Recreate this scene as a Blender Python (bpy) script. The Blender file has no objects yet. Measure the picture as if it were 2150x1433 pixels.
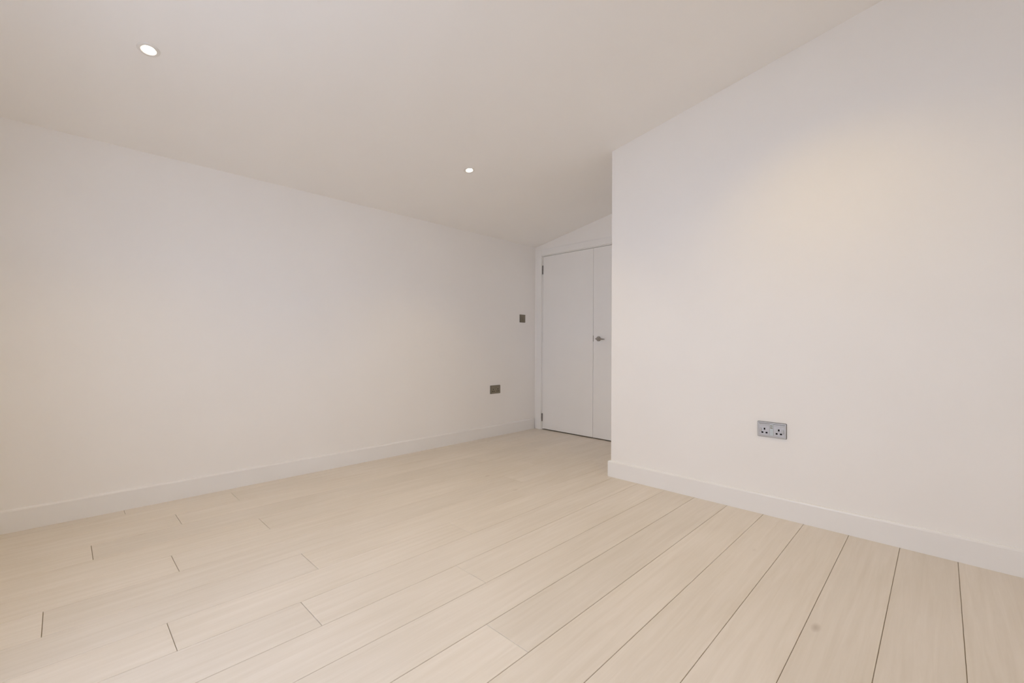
import bpy, bmesh, math, random
from mathutils import Vector, Matrix

S = bpy.context.scene
COL = S.collection
random.seed(7)

# ------------------------------------------------------------------ camera
# room axes: +Y runs along the floorboards, +X along the right-hand wall, metres
FOCAL_PX, YAW, PITCH, ROLL, EYE = 922.5, 44.328, 0.429, 0.322, 1.0
ya, pa, ra = math.radians(YAW), math.radians(PITCH), math.radians(ROLL)
right0 = Vector((math.cos(ya), math.sin(ya), 0))
ahead = Vector((-math.sin(ya), math.cos(ya), 0))
fwd = ahead * math.cos(pa) + Vector((0, 0, math.sin(pa)))
up0 = -ahead * math.sin(pa) + Vector((0, 0, math.cos(pa)))
rgt = right0 * math.cos(ra) + up0 * math.sin(ra)
upv = -right0 * math.sin(ra) + up0 * math.cos(ra)
cd = bpy.data.cameras.new('camera')
cd.sensor_fit = 'HORIZONTAL'
cd.sensor_width = 36.0
cd.lens = FOCAL_PX / 2150.0 * 36.0
cd.clip_start = 0.02
cam = bpy.data.objects.new('camera', cd)
cam.matrix_world = Matrix(((rgt.x, upv.x, -fwd.x, 0), (rgt.y, upv.y, -fwd.y, 0),
                           (rgt.z, upv.z, -fwd.z, EYE), (0, 0, 0, 1)))
COL.objects.link(cam)
S.camera = cam

# ------------------------------------------------------------------ light and exposure
SKY = (0.645, 0.76, 1.0)
SKY_STRENGTH = 8.5
LAMP_WATTS = 20.5
LAMP_COLOR = (1.0, 0.70, 0.17)
EXPOSURE = 0.0

w = bpy.data.worlds.new('overcast_sky')
w.use_nodes = True
S.world = w
bg = w.node_tree.nodes['Background']
bg.inputs['Color'].default_value = (*SKY, 1)
bg.inputs['Strength'].default_value = SKY_STRENGTH

S.view_settings.view_transform = 'Standard'
S.view_settings.look = 'None'
S.view_settings.gamma = 1.0
S.view_settings.use_curve_mapping = False
S.view_settings.exposure = EXPOSURE
S.cycles.diffuse_bounces = 10
S.cycles.max_bounces = 10
S.cycles.caustics_reflective = False
S.cycles.use_light_tree = False
S.cycles.adaptive_threshold = 0.08

# ------------------------------------------------------------------ room dimensions
XL, XR = -3.507, 1.22        # left wall face, wall face beyond the right edge of the picture
YN, YR, YD = -0.60, 2.943, 3.985   # wall behind the camera, right-hand wall, wall with the doors
XC = -1.810                  # outer corner of the right-hand wall
T = 0.12
def zc(x):                   # sloping ceiling, low over the left wall
    return 2.1735 + 0.187 * (x + 3.495)
WIN = (-1.90, -0.45, 0.75, 2.10)    # window behind the camera: x0, x1, z0, z1

# window portal helps the daylight find its way in
pl = bpy.data.lights.new('window_portal', 'AREA')
pl.shape = 'RECTANGLE'
pl.size, pl.size_y = WIN[1] - WIN[0], WIN[3] - WIN[2]
pl.cycles.is_portal = True
po = bpy.data.objects.new('window_portal', pl)
po.location = ((WIN[0] + WIN[1]) / 2, YN - 0.06, (WIN[2] + WIN[3]) / 2)
po.rotation_euler = (math.radians(90), 0, 0)
COL.objects.link(po)

# ------------------------------------------------------------------ materials
def mat(name, color, rough=0.5, metal=0.0, spec=0.5):
    m = bpy.data.materials.new(name)
    m.use_nodes = True
    b = m.node_tree.nodes['Principled BSDF']
    b.inputs['Base Color'].default_value = (*color, 1)
    b.inputs['Roughness'].default_value = rough
    b.inputs['Metallic'].default_value = metal
    b.inputs['Specular IOR Level'].default_value = spec
    return m

def add(nt, kind, **kw):
    n = nt.nodes.new(kind)
    for k, v in kw.items():
        setattr(n, k, v)
    return n

def paint(name, color, rough, scale=3.0, spec=0.3, vary=0.012):
    """matt paint with a very faint mottling"""
    m = mat(name, color, rough, 0.0, spec)
    nt = m.node_tree
    b = nt.nodes['Principled BSDF']
    tc = add(nt, 'ShaderNodeTexCoord')
    nz = add(nt, 'ShaderNodeTexNoise')
    nz.inputs['Scale'].default_value = scale
    nz.inputs['Detail'].default_value = 0
    mx = add(nt, 'ShaderNodeMix', data_type='RGBA')
    mx.inputs[6].default_value = (*[c * (1 - vary) for c in color], 1)
    mx.inputs[7].default_value = (*[min(1, c * (1 + vary)) for c in color], 1)
    nt.links.new(tc.outputs['Object'], nz.inputs['Vector'])
    nt.links.new(nz.outputs['Fac'], mx.inputs['Factor'])
    nt.links.new(mx.outputs[2], b.inputs['Base Color'])
    return m

def wood(name):
    m = mat(name, (0.7, 0.6, 0.5), 0.42, 0.0, 0.4)
    nt = m.node_tree
    L = nt.links.new
    b = nt.nodes['Principled BSDF']
    tc = add(nt, 'ShaderNodeTexCoord')
    oi = add(nt, 'ShaderNodeObjectInfo')
    off = add(nt, 'ShaderNodeVectorMath', operation='SCALE')
    off.inputs[0].default_value = (13.7, 29.1, 7.3)
    L(oi.outputs['Random'], off.inputs['Scale'])
    pos = add(nt, 'ShaderNodeVectorMath', operation='ADD')
    L(tc.outputs['Object'], pos.inputs[0])
    L(off.outputs['Vector'], pos.inputs[1])
    mp = add(nt, 'ShaderNodeMapping')
    mp.inputs['Scale'].default_value = (26.0, 1.3, 26.0)
    L(pos.outputs['Vector'], mp.inputs['Vector'])
    grain = add(nt, 'ShaderNodeTexNoise')
    grain.inputs['Scale'].default_value = 1.6
    grain.inputs['Detail'].default_value = 4
    grain.inputs['Roughness'].default_value = 0.62
    grain.inputs['Distortion'].default_value = 0.5
    L(mp.outputs['Vector'], grain.inputs['Vector'])
    cloud = add(nt, 'ShaderNodeTexNoise')
    cloud.inputs['Scale'].default_value = 2.2
    cloud.inputs['Detail'].default_value = 0
    L(pos.outputs['Vector'], cloud.inputs['Vector'])
    mixf = add(nt, 'ShaderNodeMath', operation='MULTIPLY_ADD')
    L(grain.outputs['Fac'], mixf.inputs[0])
    mixf.inputs[1].default_value = 0.7
    mul = add(nt, 'ShaderNodeMath', operation='MULTIPLY')
    L(cloud.outputs['Fac'], mul.inputs[0])
    mul.inputs[1].default_value = 0.3
    L(mul.outputs[0], mixf.inputs[2])
    ramp = add(nt, 'ShaderNodeValToRGB')
    e = ramp.color_ramp.elements
    e[0].position, e[0].color = 0.30, (*FLOOR_DARK, 1)
    e[1].position, e[1].color = 0.72, (*FLOOR_LIGHT, 1)
    L(mixf.outputs[0], ramp.inputs['Fac'])
    # sparse small knots, stretched along the board
    kp = add(nt, 'ShaderNodeMapping')
    kp.inputs['Scale'].default_value = (3.4, 1.5, 3.4)
    L(pos.outputs['Vector'], kp.inputs['Vector'])
    vo = add(nt, 'ShaderNodeTexVoronoi')
    vo.inputs['Scale'].default_value = 1.0
    L(kp.outputs['Vector'], vo.inputs['Vector'])
    kr = add(nt, 'ShaderNodeMapRange')
    kr.inputs['From Min'].default_value = 0.018
    kr.inputs['From Max'].default_value = 0.06
    kr.inputs['To Min'].default_value = 0.45
    kr.inputs['To Max'].default_value = 0.0
    L(vo.outputs['Distance'], kr.inputs['Value'])
    mk = add(nt, 'ShaderNodeMix', data_type='RGBA')
    L(kr.outputs['Result'], mk.inputs['Factor'])
    L(ramp.outputs['Color'], mk.inputs[6])
    mk.inputs[7].default_value = (0.33, 0.25, 0.17, 1)
    # every board a slightly different tone
    tone = add(nt, 'ShaderNodeMapRange')
    tone.inputs['To Min'].default_value = 0.965
    tone.inputs['To Max'].default_value = 1.03
    L(oi.outputs['Random'], tone.inputs['Value'])
    hs = add(nt, 'ShaderNodeHueSaturation')
    L(tone.outputs['Result'], hs.inputs['Value'])
    L(mk.outputs[2], hs.inputs['Color'])
    L(hs.outputs['Color'], b.inputs['Base Color'])
    return m

def emitter(name, color, strength):
    m = bpy.data.materials.new(name)
    m.use_nodes = True
    nt = m.node_tree
    nt.nodes.clear()
    em = add(nt, 'ShaderNodeEmission')
    em.inputs['Color'].default_value = (*color, 1)
    em.inputs['Strength'].default_value = strength
    o = add(nt, 'ShaderNodeOutputMaterial')
    nt.links.new(em.outputs[0], o.inputs['Surface'])
    return m

def pane_material():
    m = bpy.data.materials.new('clear_glass')
    m.use_nodes = True
    nt = m.node_tree
    nt.nodes.clear()
    tr = add(nt, 'ShaderNodeBsdfTransparent')
    gl = add(nt, 'ShaderNodeBsdfGlossy')
    gl.inputs['Roughness'].default_value = 0.02
    mx = add(nt, 'ShaderNodeMixShader')
    o = add(nt, 'ShaderNodeOutputMaterial')
    mx.inputs[0].default_value = 0.04
    nt.links.new(tr.outputs[0], mx.inputs[1])
    nt.links.new(gl.outputs[0], mx.inputs[2])
    nt.links.new(mx.outputs[0], o.inputs['Surface'])
    return m

def brushed(name, color, rough=0.35):
    m = mat(name, color, rough, 1.0)
    nt = m.node_tree
    b = nt.nodes['Principled BSDF']
    tc = add(nt, 'ShaderNodeTexCoord')
    mp = add(nt, 'ShaderNodeMapping')
    mp.inputs['Scale'].default_value = (40, 40, 2500)
    nz = add(nt, 'ShaderNodeTexNoise')
    nz.inputs['Scale'].default_value = 1.0
    mr = add(nt, 'ShaderNodeMapRange')
    mr.inputs['To Min'].default_value = rough - 0.08
    mr.inputs['To Max'].default_value = rough + 0.08
    nt.links.new(tc.outputs['Object'], mp.inputs['Vector'])
    nt.links.new(mp.outputs['Vector'], nz.inputs['Vector'])
    nt.links.new(nz.outputs['Fac'], mr.inputs['Value'])
    nt.links.new(mr.outputs['Result'], b.inputs['Roughness'])
    return m

FLOOR_DARK, FLOOR_LIGHT = (0.69, 0.62, 0.53), (0.79, 0.725, 0.65)
M_WALL = paint('warm_white_emulsion', (0.905, 0.885, 0.86), 0.75)
M_CEIL = paint('white_ceiling_emulsion', (0.915, 0.90, 0.88), 0.8)
M_GLOSS = paint('white_satin_woodwork', (0.875, 0.865, 0.85), 0.35, 5.0, 0.45)
M_WOOD = wood('limed_oak_board')
M_SUB = mat('brown_underlay', (0.36, 0.30, 0.22), 0.9)
M_STEEL = brushed('brushed_steel', (0.50, 0.49, 0.485), 0.38)
M_NICKEL = brushed('dark_brushed_nickel', (0.29, 0.255, 0.20), 0.45)
M_HINGE = mat('dark_steel_hinge', (0.23, 0.21, 0.20), 0.4, 0.9)
M_CHROME = mat('satin_chrome', (0.40, 0.38, 0.365), 0.3, 1.0)
M_SHADE_TRIM = mat('dark_grey_shade_and_trim', (0.13, 0.125, 0.12), 0.6)  # gap shadow rim around plates, also latch plate and groove
M_BLACK = mat('black_socket_hole', (0.004, 0.004, 0.006), 0.9, 0.0, 0.1)
M_GREYP = mat('grey_plastic_insert', (0.56, 0.57, 0.62), 0.4)
M_GREYC = mat('pale_grey_plastic_centre', (0.56, 0.62, 0.66), 0.4)
M_DKINS = mat('dark_plastic_insert', (0.26, 0.23, 0.17), 0.45)
M_WHITEP = mat('white_bezel_enamel', (0.82, 0.80, 0.77), 0.4)
M_LENS = emitter('lit_lamp_lens', (1.0, 0.90, 0.74), 14.0)
M_LENS.cycles.emission_sampling = 'NONE'
M_CAN = mat('polished_reflector', (0.8, 0.76, 0.7), 0.2, 1.0)
M_PANE = pane_material()
M_FRAME = mat('white_window_frame', (0.8, 0.8, 0.8), 0.4)
M_PAVE = paint('pale_paving', (0.62, 0.60, 0.57), 0.85, 4.0, 0.2, 0.08)

# ------------------------------------------------------------------ mesh helpers
def obj(name, me, m, parent=None, smooth=False):
    if isinstance(me, bmesh.types.BMesh):
        bmesh.ops.recalc_face_normals(me, faces=me.faces)
        d = bpy.data.meshes.new(name)
        me.to_mesh(d)
        me.free()
        me = d
    if not me.materials:
        me.materials.append(m)
    if smooth:
        for p in me.polygons:
            p.use_smooth = True
    o = bpy.data.objects.new(name, me)
    COL.objects.link(o)
    if parent:
        o.parent = parent
    return o

def empty(name, loc=(0, 0, 0), rot=(0, 0, 0)):
    o = bpy.data.objects.new(name, None)
    o.location = loc
    o.rotation_euler = rot
    o.empty_display_size = 0.05
    COL.objects.link(o)
    return o

def tag(o, label=None, cat=None, group=None, kind=None):
    for k, v in (('label', label), ('category', cat), ('group', group), ('kind', kind)):
        if v:
            o[k] = v
    return o

def box(bm, x0, x1, y0, y1, z0, z1, bev=0.0, seg=2):
    r = bmesh.ops.create_cube(bm, size=1.0)
    vs = r['verts']
    for v in vs:
        v.co = Vector((x0 if v.co.x < 0 else x1, y0 if v.co.y < 0 else y1, z0 if v.co.z < 0 else z1))
    if bev:
        es = list({e for v in vs for e in v.link_edges})
        bmesh.ops.bevel(bm, geom=es, offset=bev, segments=seg, affect='EDGES', profile=0.5)
    return bm

def prism(bm, pts, z0, ztop):
    """upright prism over a footprint; ztop is a height or a function of x"""
    f = ztop if callable(ztop) else (lambda x: ztop)
    lo = [bm.verts.new((x, y, z0)) for x, y in pts]
    hi = [bm.verts.new((x, y, f(x))) for x, y in pts]
    n = len(pts)
    bm.faces.new(lo[::-1])
    bm.faces.new(hi)
    for i in range(n):
        j = (i + 1) % n
        bm.faces.new((lo[i], lo[j], hi[j], hi[i]))
    return bm

def rect(x0, x1, y0, y1):
    return [(x0, y0), (x1, y0), (x1, y1), (x0, y1)]

def lathe(bm, prof, n=32, axis='Z', base=(0, 0, 0)):
    """revolve (radius, height) pairs"""
    rings = []
    for r, h in prof:
        ring = []
        for i in range(n):
            a = 2 * math.pi * i / n
            p = (r * math.cos(a), r * math.sin(a), h)
            if axis == 'Y':
                p = (p[0], p[2], p[1])
            ring.append(bm.verts.new((p[0] + base[0], p[1] + base[1], p[2] + base[2])))
        rings.append(ring)
    for a, b in zip(rings, rings[1:]):
        for i in range(n):
            j = (i + 1) % n
            bm.faces.new((a[i], a[j], b[j], b[i]))
    return rings

def capped(bm, prof, n=32, axis='Z', base=(0, 0, 0)):
    r = lathe(bm, prof, n, axis, base)
    bm.faces.new(r[0][::-1])
    bm.faces.new(r[-1])
    return bm

def sweep(bm, sec, stations):
    """sec: list of (offset from the wall, height); stations: function list offset -> (x, y)"""
    rows = [[bm.verts.new((*st(o), z)) for o, z in sec] for st in stations]
    n = len(sec)
    for a, b in zip(rows, rows[1:]):
        for i in range(n):
            j = (i + 1) % n
            bm.faces.new((a[i], a[j], b[j], b[i]))
    bm.faces.new(rows[0])
    bm.faces.new(rows[-1][::-1])
    return bm

# ------------------------------------------------------------------ structure: walls and ceiling
tag(obj('wall_left', prism(bmesh.new(), rect(XL - T, XL, YN - T, YD + T), -0.05, zc(XL)), M_WALL),
    'long plain warm white wall on the left', 'wall', kind='structure')

# right-hand wall turning the corner into the door recess, corner slightly rounded
r = 0.004
arc = [(XC + r - r * math.sin(a), YR + r - r * math.cos(a)) for a in [math.pi / 2 * i / 4 for i in range(5)]]
foot = [(XR + T, YR)] + arc + [(XC, YD + T), (XC + T, YD + T), (XC + T, YR + T), (XR + T, YR + T)]
tag(obj('wall_right', prism(bmesh.new(), foot, -0.05, zc), M_WALL),
    'plain warm white wall on the right ending in an outer corner', 'wall', kind='structure')

DX0, DX1, DTOP = -3.385, -1.965, 2.050          # clear opening for the pair of doors
LIN = 0.028
bm = bmesh.new()
prism(bm, rect(XL, DX0 - LIN, YD, YD + T), -0.05, zc)
prism(bm, rect(DX1 + LIN, XC, YD, YD + T), -0.05, zc)
prism(bm, rect(DX0 - LIN, DX1 + LIN, YD, YD + T), DTOP + LIN, zc)
tag(obj('wall_far', bm, M_WALL), 'white wall around the double doors at the far end of the room', 'wall', kind='structure')
bm = bmesh.new()
prism(bm, rect(DX0 - LIN - 0.1, DX1 + LIN + 0.1, YD + T, YD + T + 0.03), -0.05, DTOP + 0.2)  # added panel, keeps sky light from leaking through the door gaps
tag(obj('wall_light_block', bm, M_WALL), 'unseen panel added behind the double doors to block sky light', 'wall', kind='structure')

bm = bmesh.new()
prism(bm, rect(XL, WIN[0], YN - T, YN), -0.05, zc)
prism(bm, rect(WIN[1], XR, YN - T, YN), -0.05, zc)
prism(bm, rect(WIN[0], WIN[1], YN - T, YN), WIN[3], zc)
prism(bm, rect(WIN[0], WIN[1], YN - T, YN), -0.05, WIN[2])
tag(obj('wall_near', bm, M_WALL), 'warm white wall with window behind the camera', 'wall', kind='structure')
tag(obj('wall_outer', prism(bmesh.new(), rect(XR, XR + T, YN - T, YR), -0.05, zc), M_WALL),
    'warm white wall beyond the right edge of the picture', 'wall', kind='structure')

bm = bmesh.new()
ax, bx, ay, by = XL - T, XR + T, YN - T, YD + T
vs = [bm.verts.new(p) for p in ((ax, ay, zc(ax)), (bx, ay, zc(bx)), (bx, by, zc(bx)), (ax, by, zc(ax)),
                                (ax, ay, zc(ax) + .1), (bx, ay, zc(bx) + .1), (bx, by, zc(bx) + .1), (ax, by, zc(ax) + .1))]
for f in ((0, 1, 2, 3), (4, 5, 6, 7), (0, 1, 5, 4), (1, 2, 6, 5), (2, 3, 7, 6), (3, 0, 4, 7)):
    bm.faces.new([vs[i] for i in f])
tag(obj('ceiling', bm, M_CEIL), 'plain white ceiling sloping up from the left wall', 'ceiling', kind='structure')

# ------------------------------------------------------------------ floor of separate boards
THK, GAP, CH = 0.005, 0.0009, 0.0010
floor = obj('floor', box(bmesh.new(), XL - T, XR + T, YN - T, YD + T, -0.05, -THK), M_SUB)
tag(floor, 'pale limed oak plank floor with fine dark joints', 'floor', kind='structure')

def board(x0, x1, y0, y1):
    cx, cy = (x0 + x1) / 2, (y0 + y1) / 2
    a, b = (x1 - x0) / 2, (y1 - y0) / 2
    v = []
    for ix, z in ((0, -THK), (0, -CH), (CH, 0.0)):
        v += [(-a + ix, -b + ix, z), (a - ix, -b + ix, z), (a - ix, b - ix, z), (-a + ix, b - ix, z)]
    f = [(8, 9, 10, 11)]
    for k in (0, 4):
        for i in range(4):
            j = (i + 1) % 4
            f.append((k + i, k + j, k + 4 + j, k + 4 + i))
    me = bpy.data.meshes.new('floor_board')
    me.from_pydata(v, [], f)
    o = obj('floor_board', me, M_WOOD, floor)
    o.location = (cx, cy, 0)

PITCHX, X0 = 0.2035, 0.055
# end joints read off the photograph, by column counted leftwards from the line at X0
known = {11: [-.04], 9: [.271, 1.525], 8: [.655], 12: [.368], 14: [.109], 17: [.267], 15: [.471], 16: [.80],
         13: [.794], 10: [.805], 7: [1.254], 5: [1.07], 6: [.16], 4: [.34], 3: [.21], 2: [.47], 1: [.28], 0: [.39]}
for k in range(-6, 18):
    xa, xb = X0 - PITCHX * (k + 1), X0 - PITCHX * k
    xa, xb = max(xa, XL + 0.001), min(xb, XR - 0.001)
    if xb - xa < 0.01:
        continue
    yend = YD + 0.03 if xb < XC + 0.15 else YR - 0.002
    if xb > XC - 0.01 and xa < XC:      # the board that runs into the recess, cut at the corner
        yend = YR - 0.002
    js = list(known.get(k, [random.uniform(.2, .5)]))
    js.sort()
    while js[-1] + 2.4 < yend - 0.4:
        js.append(js[-1] + 2.4)
    while js[0] - 2.2 > YN + 0.4:
        js.insert(0, js[0] - 2.2)
    ys = [YN - 0.10] + js + [yend]
    for y0, y1 in zip(ys, ys[1:]):
        board(xa + GAP, xb - GAP, y0 + GAP, y1 - GAP)
    if yend < YD and xa < XC:
        board(xa + GAP, XC - 0.004, yend + GAP, YD + 0.03)

# ------------------------------------------------------------------ skirting
SK, SH = 0.017, 0.120
sec = [(0.0, 0.0), (SK, 0.0), (SK, SH - 0.010), (SK - 0.002, SH - 0.004), (SK - 0.006, SH - 0.0008), (SK - 0.009, SH), (0.0, SH)]
bm = sweep(bmesh.new(), sec, [lambda o: (XL + o, YN), lambda o: (XL + o, YD - 0.0185)])
tag(obj('baseboard_left', bm, M_GLOSS), 'white skirting board along the left wall', 'baseboard', kind='structure')
bm = sweep(bmesh.new(), sec, [lambda o: (XR, YR - o), lambda o: (XC - o, YR - o), lambda o: (XC - o, YD - 0.0185)])
tag(obj('baseboard_right', bm, M_GLOSS), 'white skirting board along the right wall, wrapped around its corner', 'baseboard', kind='structure')

# ------------------------------------------------------------------ doors
trim = empty('trim_1', ((DX0 + DX1) / 2, YD, 0))
tag(trim, 'white painted frame and architrave around the double doors', 'door frame', kind='structure')
def tpart(name, x0, x1, y0, y1, z0, z1, bev=0.003):
    cx = (DX0 + DX1) / 2
    return obj(name, box(bmesh.new(), x0 - cx, x1 - cx, y0 - YD, y1 - YD, z0, z1, bev), M_GLOSS, trim)
AW = 0.072
tpart('architrave', DX0 - 0.008 - AW, DX0 - 0.008, YD - 0.018, YD, 0.0, DTOP + 0.008 + AW)
tpart('architrave', DX1 + 0.008, DX1 + 0.008 + AW, YD - 0.018, YD, 0.0, DTOP + 0.008 + AW)
tpart('architrave', DX0 - 0.008, DX1 + 0.008, YD - 0.018, YD, DTOP + 0.008, DTOP + 0.008 + AW)
tpart('door_lining', DX0 - LIN, DX0, YD, YD + T, 0.0, DTOP, 0.001)
tpart('door_lining', DX1, DX1 + LIN, YD, YD + T, 0.0, DTOP, 0.001)
tpart('door_lining', DX0 - LIN, DX1 + LIN, YD, YD + T, DTOP, DTOP + LIN, 0.001)

DM = -2.675
def hinge(parent, x, z0, z1, ox):
    bm = bmesh.new()
    n = 3
    h = (z1 - z0) / n
    for i in range(n):
        capped(bm, [(0.0055, z0 + i * h + 0.0008), (0.0062, z0 + i * h + 0.002), (0.0062, z0 + (i + 1) * h - 0.002), (0.0055, z0 + (i + 1) * h - 0.0008)],
               14, base=(x - ox, -0.0045, 0))
    box(bm, x - ox - 0.0012, x - ox + 0.0012, -0.001, 0.030, z0, z1)
    return obj('hinge', bm, M_HINGE, parent)

d1 = empty('door_1', (DX0, YD, 0))
tag(d1, 'plain white door leaf hinged beside the left wall, without a handle', 'door', kind='structure')
obj('leaf', box(bmesh.new(), 0.003, DM - DX0 - 0.0018, 0.0, 0.040, 0.012, DTOP - 0.004, 0.0015), M_GLOSS, d1)
for z0, z1 in ((1.838, 1.942), (0.098, 0.192)):
    tag(hinge(d1, DX0 + 0.0012, z0, z1, DX0), 'dark steel hinge knuckle')

d2 = empty('door_2', (DM, YD, 0))
tag(d2, 'white door leaf with a lever handle, partly hidden by the wall corner', 'door', kind='structure')
obj('leaf', box(bmesh.new(), 0.0018, DX1 - DM - 0.003, 0.0, 0.040, 0.012, DTOP - 0.004, 0.0015), M_GLOSS, d2)
tag(obj('latch_plate', box(bmesh.new(), -0.0016, 0.0042, -0.0012, 0.024, 1.040, 1.104, 0.0006), M_SHADE_TRIM, d2), 'dark latch plate on the door edge')
for z0, z1 in ((1.838, 1.942), (0.098, 0.192)):
    hinge(d2, DX1 - 0.0012, z0, z1, DM)
hd = obj('handle', capped(bmesh.new(), [(0.0265, 0.0), (0.0265, -0.006), (0.0245, -0.009)], 36, 'Y', (0.070, 0, 1.068)), M_CHROME, d2)
tag(hd, 'satin chrome lever handle on a round rose')
capm = bmesh.new()
capped(capm, [(0.0095, -0.008), (0.0095, -0.050), (0.0085, -0.054)], 20, 'Y', (0.070, 0, 1.068))
obj('spindle_neck', capm, M_CHROME, hd)
bm = bmesh.new()
rows = []
for i in range(9):
    t = i / 8
    x = 0.062 + 0.108 * t
    y = -0.047 + 0.004 * math.sin(math.pi * t)
    z = 1.0685 - 0.006 * t
    hr, wr = 0.0085 - 0.0015 * t, 0.006 - 0.001 * t
    rows.append([bm.verts.new((x, y + wr * math.cos(a), z + hr * math.sin(a))) for a in [2 * math.pi * q / 12 for q in range(12)]])
for a, b in zip(rows, rows[1:]):
    for q in range(12):
        s = (q + 1) % 12
        bm.faces.new((a[q], a[s], b[s], b[q]))
bm.faces.new(rows[0][::-1])
bm.faces.new(rows[-1])
obj('lever', bm, M_CHROME, hd, smooth=True)

# ------------------------------------------------------------------ window behind the camera
win = empty('window_1', ((WIN[0] + WIN[1]) / 2, YN - 0.02, 0))
tag(win, 'white framed casement window behind the camera', 'window', kind='structure')
wx, fw = (WIN[1] - WIN[0]) / 2, 0.055
def wpart(name, x0, x1, y0, y1, z0, z1, m=M_FRAME, bev=0.003, parent=win):
    return obj(name, box(bmesh.new(), x0, x1, y0, y1, z0, z1, bev), m, parent)
wpart('window_frame', -wx, -wx + fw, -.035, .035, WIN[2], WIN[3])
wpart('window_frame', wx - fw, wx, -.035, .035, WIN[2], WIN[3])
wpart('window_frame', -0.045, 0.045, -.035, .035, WIN[2], WIN[3])
wpart('window_frame', -wx, wx, -.034, .034, WIN[3] - fw, WIN[3])
wpart('window_frame', -wx, wx, -.034, .034, WIN[2], WIN[2] + fw)
for xa, xb in ((-wx + fw, -0.045), (0.045, wx - fw)):
    me = bpy.data.meshes.new('pane')
    me.from_pydata([(xa, 0, WIN[2] + fw), (xb, 0, WIN[2] + fw), (xb, 0, WIN[3] - fw), (xa, 0, WIN[3] - fw)], [], [(0, 1, 2, 3)])
    obj('pane', me, M_PANE, win)
tag(obj('ground', box(bmesh.new(), -9, 7, -12, YN - T, -0.25, -0.06), M_PAVE), 'pale paved terrace outside the window', 'terrace', kind='structure')

# ------------------------------------------------------------------ sockets and switch
def plate(bm, w, h, t, y_out=-1):
    """rounded face plate in the XZ plane, proud towards -Y"""
    box(bm, -w / 2, w / 2, -t, 0, -h / 2, h / 2)
    es = [e for e in bm.edges if abs(e.verts[0].co.y - e.verts[1].co.y) > 1e-6]
    bmesh.ops.bevel(bm, geom=es, offset=0.004, segments=4, affect='EDGES', profile=0.5)
    fs = [e for e in bm.edges if abs(e.verts[0].co.y + t) < 1e-6 and abs(e.verts[1].co.y + t) < 1e-6]
    bmesh.ops.bevel(bm, geom=fs, offset=0.0015, segments=2, affect='EDGES', profile=0.5)
    return bm

def hole(x, z, w, h, y, parent, name='pin_hole', m=None):
    o = obj(name, box(bmesh.new(), x - w / 2, x + w / 2, y - 0.0006, y + 0.0004, z - h / 2, z + h / 2), m or M_BLACK, parent)
    return o

def shade_rim(parent, w, h):  # dark rim behind the plate, gap shadow modelled as a strip
    obj('shade_rim', plate(bmesh.new(), w + 0.003, h + 0.003, 0.0045), M_SHADE_TRIM, parent)

def double_socket(loc, rotz, label, metal, insert, usb, w, h):
    root = empty('double_socket', loc, (0, 0, rotz))
    tag(root, label, 'socket', 'double wall sockets')
    t = 0.008
    obj('face_plate', plate(bmesh.new(), w, h, t), metal, root)
    shade_rim(root, w, h)
    for s in (-1, 1):
        cx = s * (0.0375 if usb else 0.034)
        ins = obj('socket_insert', box(bmesh.new(), cx - 0.0265, cx + 0.0265, -t - 0.0012, -t + 0.001, -0.033, 0.023 if usb else 0.030, 0.0006), insert, root)
        y = -t - 0.0012
        hole(cx, 0.003, 0.0075, 0.0115, y, ins)
        hole(cx - 0.0112, -0.0185, 0.0100, 0.0085, y, ins)
        hole(cx + 0.0112, -0.0185, 0.0100, 0.0085, y, ins)
        rk = bmesh.new()
        if usb:
            rx = s * 0.0575
            box(rk, rx - 0.0045, rx + 0.0045, -t - 0.0040, -t, -0.016, 0.006, 0.001)
        else:
            rx = cx - s * 0.018
            box(rk, rx - 0.0055, rx + 0.0055, -t - 0.0040, -t, 0.012, 0.028, 0.001)
        obj('rocker_switch', rk, metal if usb else insert, root)
        if not usb:
            continue
    if usb:
        c = obj('usb_module', box(bmesh.new(), -0.0100, 0.0100, -t - 0.0014, -t + 0.001, -0.033, 0.034, 0.0006), M_GREYC, root)
        for q in (0.024, 0.012):
            hole(-0.001, q, 0.0135, 0.0055, -t - 0.0014, c, 'usb_port', M_DKINS)
        bm = bmesh.new()
        box(bm, -w / 2 + 0.006, w / 2 - 0.006, -t - 0.0005, -t + 0.0005, 0.0335, 0.0358)
        obj('groove', bm, M_SHADE_TRIM, root)
    for s in (-1, 1):
        bm = bmesh.new()
        capped(bm, [(0.0032, 0.0), (0.0032, -0.0012), (0.0024, -0.0017)], 16, 'Y', (s * w * 0.41, -t, -0.0 if not usb else 0.029))
        obj('screw', bm, M_HINGE if not usb else metal, root)
    return root

double_socket((-0.7175, YR, 0.505), 0.0, 'brushed steel double socket with USB ports low on the right wall',
              M_STEEL, M_GREYP, True, 0.150, 0.087)
double_socket((XL, 3.328, 0.5095), math.pi / 2, 'dark brushed nickel double socket low on the left wall near the doors',
              M_NICKEL, M_DKINS, False, 0.146, 0.088)

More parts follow.
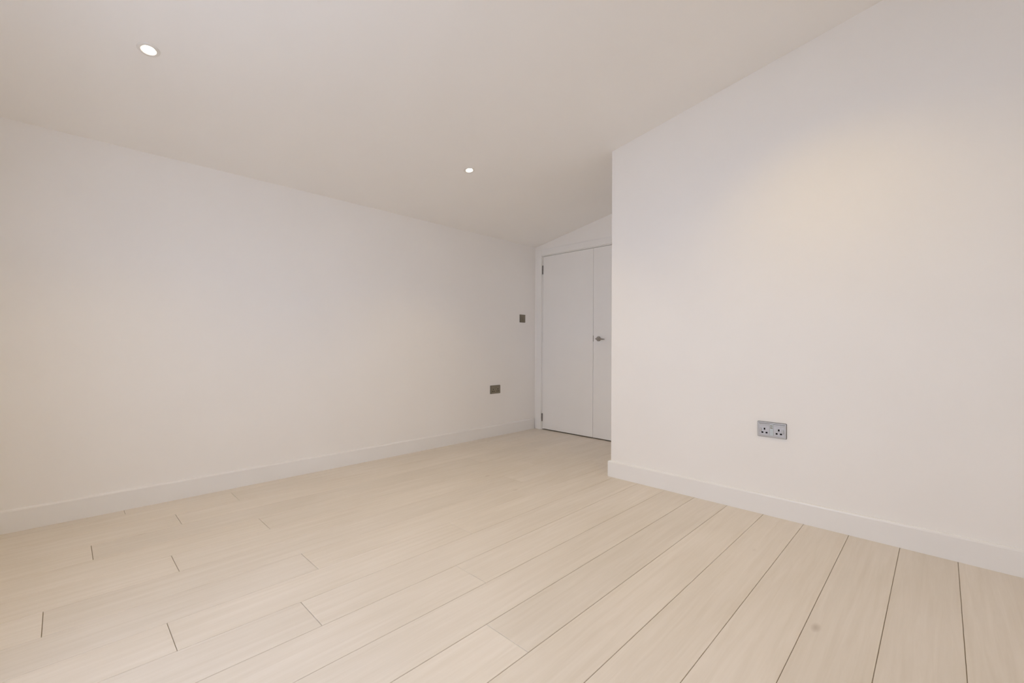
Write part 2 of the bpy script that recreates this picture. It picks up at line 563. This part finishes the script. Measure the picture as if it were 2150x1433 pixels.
sw = empty('light_switch', (XL, 3.761, 1.307), (0, 0, math.pi / 2))
tag(sw, 'small square dark nickel light switch on the left wall beside the doors', 'light switch')
obj('face_plate', plate(bmesh.new(), 0.090, 0.089, 0.007), M_NICKEL, sw)
shade_rim(sw, 0.090, 0.089)
bm = box(bmesh.new(), -0.010, 0.010, -0.0115, -0.006, -0.0165, 0.0165, 0.0015)
obj('rocker_switch', bm, M_NICKEL, sw)
for s in (-1, 1):
    obj('screw', capped(bmesh.new(), [(0.0032, 0.0), (0.0032, -0.0012), (0.0024, -0.0017)], 16, 'Y', (s * 0.033, -0.007, 0)), M_HINGE, sw)

# ------------------------------------------------------------------ recessed downlights
SLOPE = math.atan(0.187)
def downlight(x, y, label):
    root = empty('downlight', (x, y, zc(x)), (0, -SLOPE, 0))
    tag(root, label, 'ceiling light', 'recessed ceiling downlights')
    bm = bmesh.new()
    rr = lathe(bm, [(0.0265, 0.0), (0.0275, -0.0035), (0.0300, -0.0050), (0.0385, -0.0045), (0.0425, -0.0020), (0.0430, 0.0)], 40)
    obj('bezel', bm, M_WHITEP, root, smooth=True)
    bm = bmesh.new()
    lathe(bm, [(0.0265, -0.0002), (0.0245, -0.0012), (0.0240, -0.0008)], 40)
    obj('reflector_rim', bm, M_CAN, root, smooth=True)
    bm = bmesh.new()
    capped(bm, [(0.0245, -0.0006), (0.0240, -0.0022), (0.015, -0.0030)], 32)
    lens = obj('lamp_lens', bm, M_LENS, root)
    tag(lens, 'glowing warm white lamp lens')
    ld = bpy.data.lights.new('downlight_beam', 'SPOT')
    ld.energy = LAMP_WATTS
    ld.color = LAMP_COLOR
    ld.shadow_soft_size = 0.022
    ld.spot_size = math.radians(LAMP_ANGLE)
    ld.spot_blend = 1.0
    lo = bpy.data.objects.new('downlight_beam', ld)
    lo.location = (0, 0, -0.035)
    lo.parent = root
    COL.objects.link(lo)
    return root

LAMP_ANGLE = 125
LX = (-2.595, -0.62)
LY = (None, 0.264, 2.176)
downlight(LX[0], LY[1], 'lit recessed downlight nearest the camera, at the upper left of the ceiling')
downlight(LX[0], LY[2], 'smaller-looking lit recessed downlight farther off, towards the doors')
downlight(LX[1], LY[1], 'lit recessed downlight in the high part of the ceiling above the camera')
downlight(LX[1], LY[2], 'lit recessed downlight in the high part of the ceiling by the right wall')
